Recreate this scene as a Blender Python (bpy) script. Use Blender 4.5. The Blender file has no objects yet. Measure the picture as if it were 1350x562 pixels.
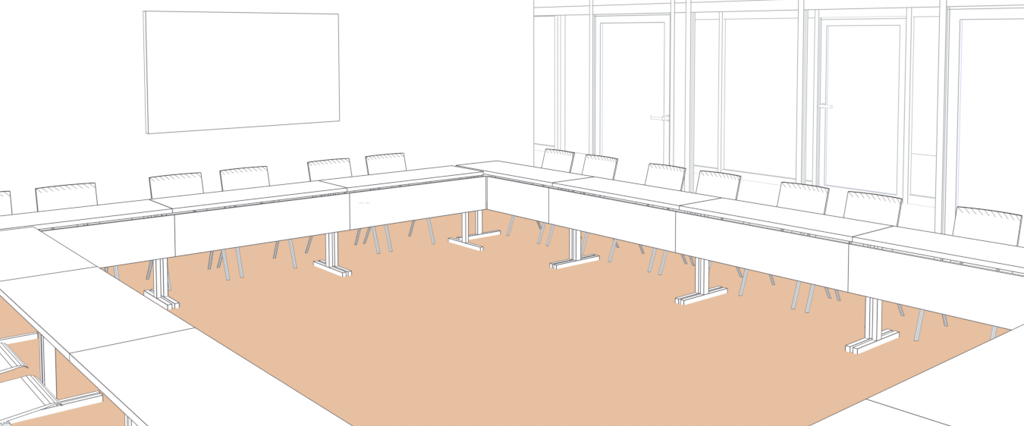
import bpy, math
from mathutils import Matrix, Vector

scene = bpy.context.scene
COL = scene.collection
PI = math.pi

# ------------------------------------------------------------------ camera
CAM = Vector((-5.3142, -6.9561, 2.0159))
YAW, PITCH = math.radians(40.9312), math.radians(3.0685)
F_PX, CX, CY = 1246.9164, 719.3569, 111.4861
FWD = Vector((math.sin(YAW) * math.cos(PITCH), math.cos(YAW) * math.cos(PITCH), -math.sin(PITCH)))
cd = bpy.data.cameras.new('camera')
cam = bpy.data.objects.new('camera', cd)
COL.objects.link(cam)
cam.location = CAM
cam.rotation_euler = (PI / 2 - PITCH, 0, -YAW)
cd.sensor_fit = 'HORIZONTAL'
cd.sensor_width = 36
cd.lens = 36 * F_PX / 1350
cd.shift_x = -(CX - 675) / 1350
cd.shift_y = -(281 - CY) / 1350
cd.clip_start = 0.02
scene.camera = cam

scene.view_settings.view_transform = 'Standard'
scene.view_settings.look = 'None'
scene.cycles.use_denoising = False
scene.cycles.transparent_max_bounces = 16


# --------------------------------------------------------------- materials
def lin(c):
    c /= 255
    return c / 12.92 if c <= 0.04045 else ((c + 0.055) / 1.055) ** 2.4


def flat(name, r, g, b, alpha=1.0):
    """unlit, even tone as in an ink-line rendering"""
    m = bpy.data.materials.new(name)
    m.use_nodes = True
    nt = m.node_tree
    nt.nodes.clear()
    out = nt.nodes.new('ShaderNodeOutputMaterial')
    em = nt.nodes.new('ShaderNodeEmission')
    em.inputs['Color'].default_value = (lin(r), lin(g), lin(b), 1)
    if alpha < 1:
        tr = nt.nodes.new('ShaderNodeBsdfTransparent')
        mx = nt.nodes.new('ShaderNodeMixShader')
        mx.inputs[0].default_value = alpha
        nt.links.new(tr.outputs[0], mx.inputs[1])
        nt.links.new(em.outputs[0], mx.inputs[2])
        nt.links.new(mx.outputs[0], out.inputs[0])
    else:
        nt.links.new(em.outputs[0], out.inputs[0])
    return m


WHITE = flat('white_paint', 255, 255, 255)
INK = flat('ink_line', 94, 94, 102)
DARK = flat('dark_ink_line', 40, 40, 46)
SOFT = flat('soft_ink_line', 140, 140, 146)
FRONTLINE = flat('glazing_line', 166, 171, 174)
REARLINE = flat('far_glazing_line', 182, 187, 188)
FAINT = flat('faint_line', 222, 224, 224)
BLUE = flat('glass_edge_blue', 196, 201, 238)
PANE = flat('clear_glass', 255, 255, 255, 0.35)
CARPET = flat('peach_carpet', 230, 192, 160)
STEEL = flat('light_grey_metal', 228, 231, 232)
GREY = flat('pale_grey_mark', 214, 216, 217)

w = bpy.data.worlds.new('world')
scene.world = w
w.use_nodes = True
w.node_tree.nodes['Background'].inputs[0].default_value = (1, 1, 1, 1)
w.node_tree.nodes['Background'].inputs[1].default_value = 1.0


# ------------------------------------------------------------- mesh builder
class MB:
    """collects solid faces and the drawn edge lines of ONE part"""

    def __init__(self, M=None, body=WHITE, ink=INK, lw=1.15):
        self.v, self.f, self.mi = [], [], []
        self.M = M or Matrix.Identity(4)
        self.mats = [body, ink]
        self.lw = lw

    def slot(self, m):
        if m is None:
            return 1
        if m not in self.mats:
            self.mats.append(m)
        return self.mats.index(m)

    def face(self, pts, mi=0):
        i = len(self.v)
        self.v += [tuple(p) for p in pts]
        self.f.append(list(range(i, i + len(pts))))
        self.mi.append(mi)

    def rad(self, p, wpx):
        d = (self.M @ Vector(p) - CAM).dot(FWD)
        return 0.5 * wpx * max(d, 0.4) / F_PX

    def line(self, p, q, wpx=None, mat=None, n=6):
        p, q = Vector(p), Vector(q)
        if (q - p).length < 1e-6:
            return
        wpx = wpx or self.lw
        d = (q - p).normalized()
        a = d.orthogonal().normalized()
        b = d.cross(a)
        r0, r1 = self.rad(p, wpx), self.rad(q, wpx)
        mi = self.slot(mat)
        i = len(self.v)
        for (c, r) in ((p, r0), (q, r1)):
            for k in range(n):
                t = 2 * PI * k / n
                self.v.append(tuple(c + a * (r * math.cos(t)) + b * (r * math.sin(t))))
        for k in range(n):
            k2 = (k + 1) % n
            self.f.append([i + k, i + k2, i + n + k2, i + n + k])
            self.mi.append(mi)
        self.f.append([i + k for k in reversed(range(n))])
        self.mi.append(mi)
        self.f.append([i + n + k for k in range(n)])
        self.mi.append(mi)

    def poly(self, pts, wpx=None, mat=None):
        for a, b in zip(pts[:-1], pts[1:]):
            self.line(a, b, wpx, mat)

    def box(self, x0, x1, y0, y1, z0, z1, edges=True, keep=None, wpx=None, mat=None):
        c = [(x, y, z) for z in (z0, z1) for y in (y0, y1) for x in (x0, x1)]
        i = len(self.v)
        self.v += c
        for q in ((0, 2, 3, 1), (4, 5, 7, 6), (0, 1, 5, 4), (1, 3, 7, 5), (3, 2, 6, 7), (2, 0, 4, 6)):
            self.f.append([i + k for k in q])
            self.mi.append(0)
        if edges:
            for a, b in ((0, 1), (2, 3), (4, 5), (6, 7), (0, 2), (1, 3), (4, 6), (5, 7), (0, 4), (1, 5), (2, 6), (3, 7)):
                k = True if keep is None else keep(Vector(c[a]), Vector(c[b]))
                if k:
                    self.line(c[a], c[b], (wpx or self.lw) * (k if isinstance(k, float) else 1.0), mat)

    def build(self, name, parent=None, smooth=False):
        me = bpy.data.meshes.new(name)
        me.from_pydata(self.v, [], self.f)
        for m in self.mats:
            me.materials.append(m)
        me.polygons.foreach_set('material_index', self.mi)
        me.update()
        o = bpy.data.objects.new(name, me)
        COL.objects.link(o)
        if parent is not None:
            o.parent = parent
        return o


def tag(o, label=None, cat=None, group=None, kind=None):
    for k, val in (('label', label), ('category', cat), ('group', group), ('kind', kind)):
        if val:
            o[k] = val
    return o


def empty(name, loc, rz=0.0):
    o = bpy.data.objects.new(name, None)
    COL.objects.link(o)
    o.location = loc
    o.rotation_euler = (0, 0, rz)
    o.empty_display_size = 0.2
    return o, Matrix.Translation(loc) @ Matrix.Rotation(rz, 4, 'Z')


# ------------------------------------------------------------------ setting
WALL_Y = 2.03
GX = 2.282                     # face of the front glazing posts
RX = 5.226                     # face of the far glazing across the corridor
CEIL = 3.0

m = MB(body=CARPET)
m.box(-11, GX + 0.06, -10, WALL_Y + 0.1, -0.1, 0, edges=False)
tag(m.build('floor'), kind='structure')
m = MB()
m.box(GX + 0.06, RX + 0.6, -10, 7.6, -0.1, -0.002, edges=False)
tag(m.build('floor_corridor'), kind='structure')
m = MB(ink=FRONTLINE)
m.box(-11, GX, WALL_Y, WALL_Y + 0.1, 0, CEIL, edges=False)
m.line((GX, WALL_Y, 0), (GX, WALL_Y, CEIL), 1.3)
tag(m.build('wall_back'), kind='structure')
m = MB()
m.box(-11, RX + 0.6, -10, 7.6, CEIL, CEIL + 0.1, edges=False)
tag(m.build('ceiling'), kind='structure')


def vertical(a, b):
    return abs(a.z - b.z) > 0.01


# front glazing: posts, beam, upper panel
def post(name, y0, y1, depth, x=GX, z0=0.0, z1=CEIL, ink=FRONTLINE, grooves=()):
    m = MB(ink=ink)
    m.box(x, x + depth, y0, y1, z0, z1, keep=lambda a, b: vertical(a, b))
    for t, gz in grooves:                    # glazing beads along the side of the post
        m.line((x + t * depth, y0, z0), (x + t * depth, y0, gz), 1.0, REARLINE)
    return tag(m.build(name), kind='structure')


def fy(y): return CAM.y + (y - CAM.y) * 1.13
def fz(z): return CAM.z + (z - CAM.z) * 1.13
def ry(y): return CAM.y + (y - CAM.y) * 1.568
def rz(z): return CAM.z + (z - CAM.z) * 1.568


BEAM0, BEAM1 = 2.239, 2.341
posts = [(0.970, 1.024, 0.05), (-0.276, -0.223, 0.05), (-0.500, -0.434, 0.065), (-1.863, -1.804, 0.065), (-3.224, -3.168, 0.065)]
for k, (a, b, dp) in enumerate(posts):
    post('trim_%d' % (k + 1), a, b, dp, grooves=((0.33, BEAM0), (0.66, BEAM0)) if dp > 0.06 and k < 4 else ())
m = MB(ink=FRONTLINE)
m.box(GX + 0.004, GX + 0.075, -5.4, WALL_Y, BEAM0, BEAM1,
      keep=lambda a, b: abs(a.y - b.y) > 0.5 and a.x < GX + 0.03, wpx=1.1)
tag(m.build('trim_6'), kind='structure')
m = MB()
m.box(GX + 0.012, GX + 0.06, -5.4, WALL_Y, BEAM1, CEIL, edges=False)
tag(m.build('wall_upper'), kind='structure')
m = MB()
m.box(GX + 0.012, GX + 0.06, -0.434, -0.276, 0, BEAM0, edges=False)
tag(m.build('wall_infill'), kind='structure')
m = MB()
m.box(GX, GX + 0.1, -10, -4.6, 0, CEIL, edges=False)
tag(m.build('wall_right'), kind='structure')


def lever(parent, M, x, y, z, sgn, ink):
    """rose, neck and lever; sgn = direction of the lever along y"""
    def cyl(m, p, q, r, n=10, ends=True):
        p, q = Vector(p), Vector(q)
        d = (q - p).normalized()
        a = d.orthogonal().normalized()
        b = d.cross(a)
        ra = [[c + a * (r * math.cos(2 * PI * k / n)) + b * (r * math.sin(2 * PI * k / n)) for k in range(n)] for c in (p, q)]
        for k in range(n):
            k2 = (k + 1) % n
            m.face([ra[0][k], ra[0][k2], ra[1][k2], ra[1][k]])
        m.face(list(reversed(ra[0])))
        m.face(ra[1])
        for R in ra:
            m.poly(R + [R[0]], 0.6)
        # outline along the barrel
        for k in (0, n // 4, n // 2, 3 * n // 4):
            m.line(ra[0][k], ra[1][k], 0.5)
    h = MB(M, WHITE, ink)
    cyl(h, (x - 0.008, y, z), (x, y, z), 0.033, 14)
    cyl(h, (x - 0.078, y, z), (x - 0.008, y, z), 0.0235)
    cyl(h, (x - 0.072, y, z), (x - 0.072, y + sgn * 0.17, z), 0.0205)
    return h.build('door_handle', parent)


def glazed_door(n, yl, yr, zt, gl, gr, gb, gt, x, ink, frame_top, fl, fr, hy, hz, hs, seam=0.0):
    """yl > yr; frame + leaf ring + pane + lever"""
    root, M = empty('door_%d' % n, (x, (yl + yr) / 2, 0))
    oy = (yl + yr) / 2
    tag(root, kind='structure')
    fm = MB(M, WHITE, ink)
    fm.box(-0.004, 0.05, yl - oy, fl - oy, 0, frame_top, keep=lambda a, b: vertical(a, b) and a.x < 0.01)
    fm.box(-0.004, 0.05, fr - oy, yr - oy, 0, frame_top, keep=lambda a, b: vertical(a, b) and a.x < 0.01)
    fm.box(-0.004, 0.05, yr - oy, yl - oy, zt, frame_top,
           keep=lambda a, b: abs(a.y - b.y) > 0.3 and a.x < 0.01)
    fm.build('door_frame', root)
    lf = MB(M, WHITE, ink)
    Y0, Y1, G0, G1 = yr - oy, yl - oy, gr - oy, gl - oy
    lf.box(0, 0.06, G1, Y1, 0.006, zt, edges=False)
    lf.box(0, 0.06, Y0, G0, 0.006, zt, edges=False)
    lf.box(0, 0.06, G0, G1, gt, zt, edges=False)
    lf.box(0, 0.06, G0, G1, 0.006, gb, edges=False)
    for a, b in (((0, G0, gb), (0, G1, gb)), ((0, G0, gt), (0, G1, gt)), ((0, G0, gb), (0, G0, gt)), ((0, G1, gb), (0, G1, gt)),
                 ((0, Y0, 0.006), (0, Y0, zt)), ((0, Y1, 0.006), (0, Y1, zt)), ((0, Y0, zt), (0, Y1, zt))):
        lf.line(a, b, 1.1)
    leaf = lf.build('door_leaf', root)
    pn = MB(M, PANE, BLUE)
    pn.box(0.036, 0.046, G0, G1, gb, gt, keep=lambda a, b: a.x < 0.04 and b.x < 0.04, wpx=1.1)
    pn.build('glass_pane', leaf)
    lever(leaf, M, 0.0, hy - oy, hz, hs, ink)
    return root


DX = GX + 0.024
glazed_door(1, 0.968, -0.221, fz(2.196), fy(-0.03), fy(-0.902), 0.11, fz(2.125), DX, FRONTLINE, BEAM0,
            0.946, -0.198, fy(-0.952), 1.112, 1)
glazed_door(3, -3.226, -4.42, fz(2.194), fy(-3.746), -4.33, 0.11, fz(2.119), DX, FRONTLINE, BEAM0,
            fy(-3.67), -4.40, -4.385, 1.112, 1)

# far glazing on the other side of the corridor
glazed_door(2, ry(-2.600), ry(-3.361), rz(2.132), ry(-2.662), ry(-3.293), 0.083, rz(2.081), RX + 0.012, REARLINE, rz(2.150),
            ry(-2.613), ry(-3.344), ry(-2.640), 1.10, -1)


def window(n, y1, y0, z0, z1, top, mull=(), joints=(), ink=REARLINE):
    """fixed light: bottom rail, head rail, pane(s), optional upright mullions"""
    root, M = empty('window_%d' % n, (RX, (y0 + y1) / 2, 0))
    oy = (y0 + y1) / 2
    tag(root, kind='structure')
    fr = MB(M, WHITE, ink)
    fr.box(0, 0.07, y0 - oy, y1 - oy, 0, z0, edges=False)
    fr.line((0, y0 - oy, z0), (0, y1 - oy, z0), 1.1)
    fr.line((0.04, y0 - oy, z0), (0.04, y1 - oy, z0), 1.1)
    fr.line((0, y0 - oy, 0.003), (0, y1 - oy, 0.003), 0.9, FAINT)
    fr.box(0, 0.07, y0 - oy, y1 - oy, z1, top, edges=False)
    fr.line((0, y0 - oy, z1), (0, y1 - oy, z1), 1.0)
    fr.build('window_frame', root)
    zs = [z0] + list(joints) + [z1]
    ys = [y0] + [q for a, b in mull for q in (a, b)] + [y1]
    for a, b in zip(ys[0::2], ys[1::2]):
        for c, d in zip(zs[:-1], zs[1:]):
            p = MB(M, PANE, FRONTLINE)
            p.box(0.04, 0.05, a - oy, b - oy, c, d, edges=False)
            if d != z1:
                p.line((0.04, a - oy, d), (0.04, b - oy, d), 0.9, ink)
            p.build('glass_pane', root)
    for a, b in mull:
        p = MB(M, WHITE, ink)
        p.box(-0.03, 0.035, a - oy, b - oy, 0.003, top, keep=lambda a_, b_: vertical(a_, b_))
        p.build('mullion', root)
    return root


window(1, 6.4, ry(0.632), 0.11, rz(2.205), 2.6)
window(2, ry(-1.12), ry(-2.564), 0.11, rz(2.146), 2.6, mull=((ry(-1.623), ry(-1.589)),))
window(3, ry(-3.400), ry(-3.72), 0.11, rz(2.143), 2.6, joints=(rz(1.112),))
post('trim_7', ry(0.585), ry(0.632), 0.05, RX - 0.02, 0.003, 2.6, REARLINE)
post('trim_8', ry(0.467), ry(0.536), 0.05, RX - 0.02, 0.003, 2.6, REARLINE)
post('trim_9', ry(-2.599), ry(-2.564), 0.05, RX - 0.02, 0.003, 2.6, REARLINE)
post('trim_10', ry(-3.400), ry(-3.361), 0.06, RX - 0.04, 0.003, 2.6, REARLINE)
m = MB(ink=FAINT)
m.box(RX, RX + 0.07, ry(0.536), ry(0.585), 0, 2.6, edges=False)
m.box(RX, RX + 0.07, ry(-1.12), ry(0.467), 0, 2.6, edges=False)
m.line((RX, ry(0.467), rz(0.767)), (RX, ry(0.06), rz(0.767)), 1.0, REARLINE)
m.box(RX, RX + 0.07, ry(-3.400) + 0.001, ry(-2.564), rz(2.150), 2.6, edges=False)
m.box(RX, RX + 0.07, -9, ry(-3.72), 0, 2.6, edges=False)
m.box(RX, RX + 0.07, -9, 7.5, 2.6, CEIL, edges=False)
tag(m.build('wall_corridor'), kind='structure')


# ------------------------------------------------------------ display board
S = (WALL_Y - 0.065 - CAM.y) / (0.9916 - CAM.y)
bx0, bx1 = CAM.x + (-2.7230 - CAM.x) * S, CAM.x + (-0.9813 - CAM.x) * S
bz0, bz1 = CAM.z + (1.1991 - CAM.z) * S, CAM.z + (2.2001 - CAM.z) * S
root, M = empty('wall_board', ((bx0 + bx1) / 2, WALL_Y - 0.065, bz0))
tag(root, 'large blank white rectangular board mounted on the back wall', 'board')
hw = (bx1 - bx0) / 2
m = MB(M, ink=SOFT)
m.box(-hw, hw, 0, 0.062, 0, bz1 - bz0)
m.build('board_panel', root)

# ------------------------------------------------------------------- tables
STEP, D, GA = 1.4272, 0.5035, 0.0405
L = STEP - 0.0016
H, TT = 0.74, 0.0315
PZ0, PZ1 = 0.3942, 0.7015


def table(loc, rzv, label, px=(-L / 2, L / 2), cluster=1, marks=False, ends=(True, True)):
    root, M = empty('conference_table', (loc[0], loc[1], 0), rzv)
    tag(root, label, 'table', 'white conference tables set out in a hollow square')
    t = MB(M)
    # seams are drawn once, on the table that owns them, just inside its end
    i0 = t.rad((-L / 2, 0, H), 1.9) if ends[0] else 0
    i1 = t.rad((L / 2, 0, H), 1.9) if ends[1] else 0
    t.box(-L / 2, L / 2, -D / 2, D / 2, H - TT, H, edges=False)
    for z in (H - TT, H):
        for yy in (-D / 2, D / 2):
            t.line((-L / 2, yy, z), (L / 2, yy, z), 1.8 if yy > 0 and rzv in (0, -PI / 2) else 1.15)
    for e, x in ((ends[0], -L / 2 + i0), (ends[1], L / 2 - i1)):
        if e:
            t.line((x, -D / 2, H), (x, D / 2, H), 1.7)
            t.line((x, -D / 2, H - TT), (x, D / 2, H - TT))
            for yy in (-D / 2, D / 2):
                t.line((x, yy, H - TT), (x, yy, H))
    top = t.build('tabletop', root)
    p = MB(M)
    pa, pb = -D / 2 - 0.041, -D / 2 - 0.023
    p.box(px[0], px[1], pa, pb, PZ0, PZ1, edges=False)
    for z in (PZ0, PZ1):
        for yy in (pa, pb):
            p.line((px[0], yy, z), (px[1], yy, z))
    for e, x in ((ends[0], px[0] + i0), (ends[1], px[1] - i1)):
        if e:
            p.line((x, pa, PZ1), (x, pb, PZ1))
            for yy in (pa, pb):
                p.line((x, yy, PZ0), (x, yy, PZ1))
    if marks:
        yy = -D / 2 - 0.0412
        p.line((px[0] + 0.094, yy, 0.610), (px[0] + 0.137, yy, 0.604), 1.1, GREY)
        p.line((px[0] + 0.155, yy, 0.602), (px[0] + 0.190, yy, 0.597), 1.1, GREY)
    panel = p.build('modesty_panel', root)
    # panel brackets under the front edge
    for off, wd in ((0.085, 0.028), (0.13, 0.026), (0.18, 0.03), (0.27, 0.012), (0.585, 0.014), (0.63, 0.01), (0.98, 0.014), (1.16, 0.012)):
        x = cluster * (L / 2 - off)
        if x - wd < px[0] or x + wd > px[1]:
            continue
        b = MB(M)
        bz0, bz1, by = H - TT - 0.012, H - TT, -D / 2 + 0.002
        b.box(x - wd / 2, x + wd / 2, by, by + 0.05, bz0, bz1, edges=False)
        for xe in ((x - wd / 2, x + wd / 2) if wd > 0.02 else (x - wd / 2,)):
            b.line((xe, by, bz0), (xe, by, bz1), 1.0)
        b.build('bracket', panel)
    for s in (-1, 1):
        x0 = s * (L / 2 - 0.025)
        c = MB(M)
        c.box(x0 - 0.0155, x0 + 0.0155, -0.020, 0.036, 0.036, H - TT - 0.002, keep=lambda a, b: vertical(a, b) or a.z < 0.1)
        leg = c.build('leg', root)
        f = MB(M)
        f.box(x0 - 0.016, x0 + 0.016, -0.2497, 0.2633, 0, 0.036, keep=lambda a, b: a.z > 0.01 or b.z > 0.01)
        f.build('foot', leg)
    return root


HALF = D / 2
labels_a = ['white table right end of the board-side row, abutting the corner table',
            'white middle table of the row in front of the wall board',
            'white left table of the board-side row, its front overlapped by the left row']
for i in range(3):
    table((-GA - STEP / 2 - i * STEP, HALF), 0, labels_a[i], px=(-L / 2, L / 2), cluster=1, marks=(i == 0), ends=(True, i == 0))
labels_b = ['white corner table at the far end of the room where the two rows meet',
            'white table in the glazed-side row, right beside the far corner table, below the leftmost door',
            'white table in the glazed-side row below the wide window between two doors',
            'white table at the right edge of the picture, end of the glazed-side row']
for i in range(4):
    yc = D - STEP / 2 - i * STEP
    table((HALF, yc), -PI / 2, labels_b[i], px=((yc + 0.045) if i == 0 else -L / 2, L / 2), cluster=-1, ends=(i == 0, True))
labels_c = ['white left-side table touching the board-side row at its far end',
            'white left-side table second from the far end, a chair seat beside its leg',
            'white left-side table running off the bottom edge of the picture']
for i in range(3):
    table((-3.8138 - HALF, -0.053 - STEP / 2 - i * STEP), PI / 2, labels_c[i], px=(-L / 2, L / 2 - 0.02) if i == 0 else (-L / 2, L / 2), cluster=1, ends=(True, i == 0))
labels_d = ['white near-side table in the bottom right corner, right of the seam',
            'white near-side table at the bottom right, left of the seam']
for i in range(2):
    table((-2.3484 + STEP / 2 - i * STEP, -5.2402 - HALF), PI, labels_d[i], cluster=-1, ends=(i == 0, True))

# ------------------------------------------------------------------- chairs
def shell(m, nu, nv, pf, pb):
    """closed shell between the front grid pf(u,v) and the back grid pb(u,v)"""
    F = [[pf(i / nu, j / nv) for i in range(nu + 1)] for j in range(nv + 1)]
    B = [[pb(i / nu, j / nv) for i in range(nu + 1)] for j in range(nv + 1)]
    for j in range(nv):
        for i in range(nu):
            m.face([F[j][i], F[j][i + 1], F[j + 1][i + 1], F[j + 1][i]])
            m.face([B[j][i + 1], B[j][i], B[j + 1][i], B[j + 1][i + 1]])
    for i in range(nu):
        m.face([F[nv][i], F[nv][i + 1], B[nv][i + 1], B[nv][i]])
        m.face([B[0][i], B[0][i + 1], F[0][i + 1], F[0][i]])
    for j in range(nv):
        m.face([F[j][0], F[j + 1][0], B[j + 1][0], B[j][0]])
        m.face([B[j][nu], B[j + 1][nu], F[j + 1][nu], F[j][nu]])
    return F, B


SEAT_TOP = [(0.185, 0.437), (0.10, 0.4442), (-0.02, 0.4543), (-0.219, 0.471), (-0.240, 0.4730), (-0.257, 0.4715), (-0.270, 0.467), (-0.278, 0.460), (-0.281, 0.454)]


def chair(x, y, rzv, label, group):
    root, M = empty('conference_chair', (x, y, 0), rzv)
    tag(root, label, 'chair', group)
    # seat: curved shell with a rolled front edge
    n = len(SEAT_TOP) - 1

    def half(yy):
        return 0.2125 + 0.022 * min(1, max(0, (yy + 0.22) / 0.3))

    def st(u, v):
        k = min(int(round(v * n)), n)
        yy, z = SEAT_TOP[k]
        return (half(yy) * (2 * u - 1), yy, z)

    def sb(u, v):
        k = min(int(round(v * n)), n)
        yy, z = SEAT_TOP[k]
        a = SEAT_TOP[max(k - 1, 0)]
        b = SEAT_TOP[min(k + 1, n)]
        ty, tz = b[0] - a[0], b[1] - a[1]
        th = (0.013, 0.013, 0.013, 0.012, 0.009, 0.006, 0.005, 0.005, 0.005)[k]
        ln = math.hypot(ty, tz)
        return (half(yy) * (2 * u - 1), yy + th * tz / ln, z - th * abs(ty) / ln)
    s = MB(M, lw=0.95)
    F, B = shell(s, 6, n, st, sb)
    for G in (F, B):
        s.poly([r[0] for r in G])
        s.poly([r[-1] for r in G])
    for j in (3, 4, 5, 6, 8):
        s.poly(F[j], 0.9)
    s.poly(F[0])
    s.poly(B[n])
    s.build('seat', root)
    # backrest: curved board leaning back
    def bf(u, v):
        z = 0.50 + 0.333 * v
        xx = 2 * u - 1
        return (0.2125 * xx, 0.265 - 0.30 * (0.833 - z) + 0.032 * (1 - xx * xx) - 0.012, z)

    def bb(u, v):
        p = bf(u, v)
        return (p[0], p[1] + 0.013, p[2])
    b = MB(M, lw=0.95)
    F, B = shell(b, 12, 4, bf, bb)
    b.poly(F[-1], 1.0, DARK)
    b.poly(B[-1], 1.0, DARK)
    for G in (F, B):
        b.poly(G[0])
        b.poly([r[0] for r in G], 1.0)
        b.poly([r[-1] for r in G], 1.0)
    for e in (0, -1):
        b.line(F[-1][e], B[-1][e])
    # short slanting grain strokes below the top edge
    for i in range(10):
        u0, v0 = i / 10 + 0.004, 1.0
        u1, v1 = u0 + 0.09, 1 - 0.036 / 0.333
        if u1 > 1:
            v1 = 1 + (v1 - 1) * (1 - u0) / (u1 - u0)
            u1 = 1.0
        p, q = Vector(bf(u0, v0)), Vector(bf(u1, v1))
        b.line(p, q, 0.75, SOFT)
    b.build('backrest', root)
    # two uprights carrying the backrest
    for sx in (-1, 1):
        c = MB(M, STEEL, lw=0.6)
        prism(c, (sx * 0.12, 0.10, 0.425), (sx * 0.12, 0.195, 0.56), 0.009, 0.009, 8)
        c.build('back_support', root)
        k = MB(M, STEEL, lw=0.6)
        prism(k, (sx * 0.215, -0.066, 0.426), (sx * 0.246, -0.066, 0.426), 0.022, 0.022, 14)
        prism(k, (sx * 0.12, -0.035, 0.424), (sx * 0.215, -0.062, 0.424), 0.009, 0.009, 8)
        k.build('leg_bracket', root)
        for foot, topp, ra_, ink_, lw_ in (((sx * 0.2375, -0.2275, 0), (sx * 0.236, -0.064, 0.43), 0.0135, SOFT, 0.6), ((sx * 0.2565, 0.225, 0), (sx * 0.236, 0.000, 0.425), 0.0105, INK, 0.65)):
            g = MB(M, STEEL, ink_, lw=lw_)
            prism(g, foot, topp, ra_, ra_ + 0.001, 8, foot_ring=True)
            g.build('leg', root)
    return root


def prism(m, p, q, r0, r1, n, foot_ring=False):
    p, q = Vector(p), Vector(q)
    d = (q - p).normalized()
    if foot_ring:                       # sole stays level on the floor
        a, b = Vector((1, 0, 0)), Vector((0, 1, 0))
    else:
        a = d.orthogonal().normalized()
        b = d.cross(a)
    ra = []
    for c, r in ((p, r0), (q, r1)):
        ra.append([c + a * (r * math.cos(2 * PI * (k + 0.5) / n)) + b * (r * math.sin(2 * PI * (k + 0.5) / n)) for k in range(n)])
    for k in range(n):
        k2 = (k + 1) % n
        m.face([ra[0][k], ra[0][k2], ra[1][k2], ra[1][k]])
        m.line(ra[0][k], ra[1][k])
    m.face(list(reversed(ra[0])))
    m.face(ra[1])
    lift = Vector((0, 0, 0.001))
    m.poly([c + lift for c in ra[0]] + [ra[0][0] + lift], 0.8, INK)
    m.poly(ra[1] + [ra[1][0]], 0.6)


CA = 'chairs along the wall with the board'
for xc, lab in ((-0.4765, 'white chair nearest the far corner, behind the board-side row'),
                (-1.083, 'white chair below the right end of the wall board, behind the table row'),
                (-1.907, 'white chair below the middle of the wall board, behind the table row'),
                (-2.500, 'white chair below the left end of the wall board, behind the table row'),
                (-3.345, 'white chair just left of the wall board, behind the table row'),
                (-3.945, 'white chair cut by the left edge of the picture, behind the board-side row')):
    chair(xc, 0.765, 0, lab, CA)
CB = 'chairs along the glazed wall'
for yc, lab in ((0.1325, 'white chair left of the leftmost door, first behind the glazed-side row'),
                (-0.472, 'white chair in front of the left, handle-free side of the leftmost door'),
                (-1.310, 'white chair in front of the handle side of the leftmost door'),
                (-1.907, 'white chair in front of the wide window between two doors, at its left end'),
                (-2.740, 'white chair in front of the thick post left of the middle door'),
                (-3.333, 'white chair in front of the handle-free right side of the middle door'),
                (-4.165, 'white chair at the right edge of the picture, in front of the rightmost door')):
    chair(0.765, yc, -PI / 2, lab, CB)
CC = 'chairs tucked under the left-side tables'
for yc, lab in ((-1.87, 'white chair seat at the left edge, the farther of two beside the left tables'),
                (-2.464, 'white chair seat at bottom left, the nearer of two beside the left tables')):
    chair(-4.579, yc, PI / 2, lab, CC)
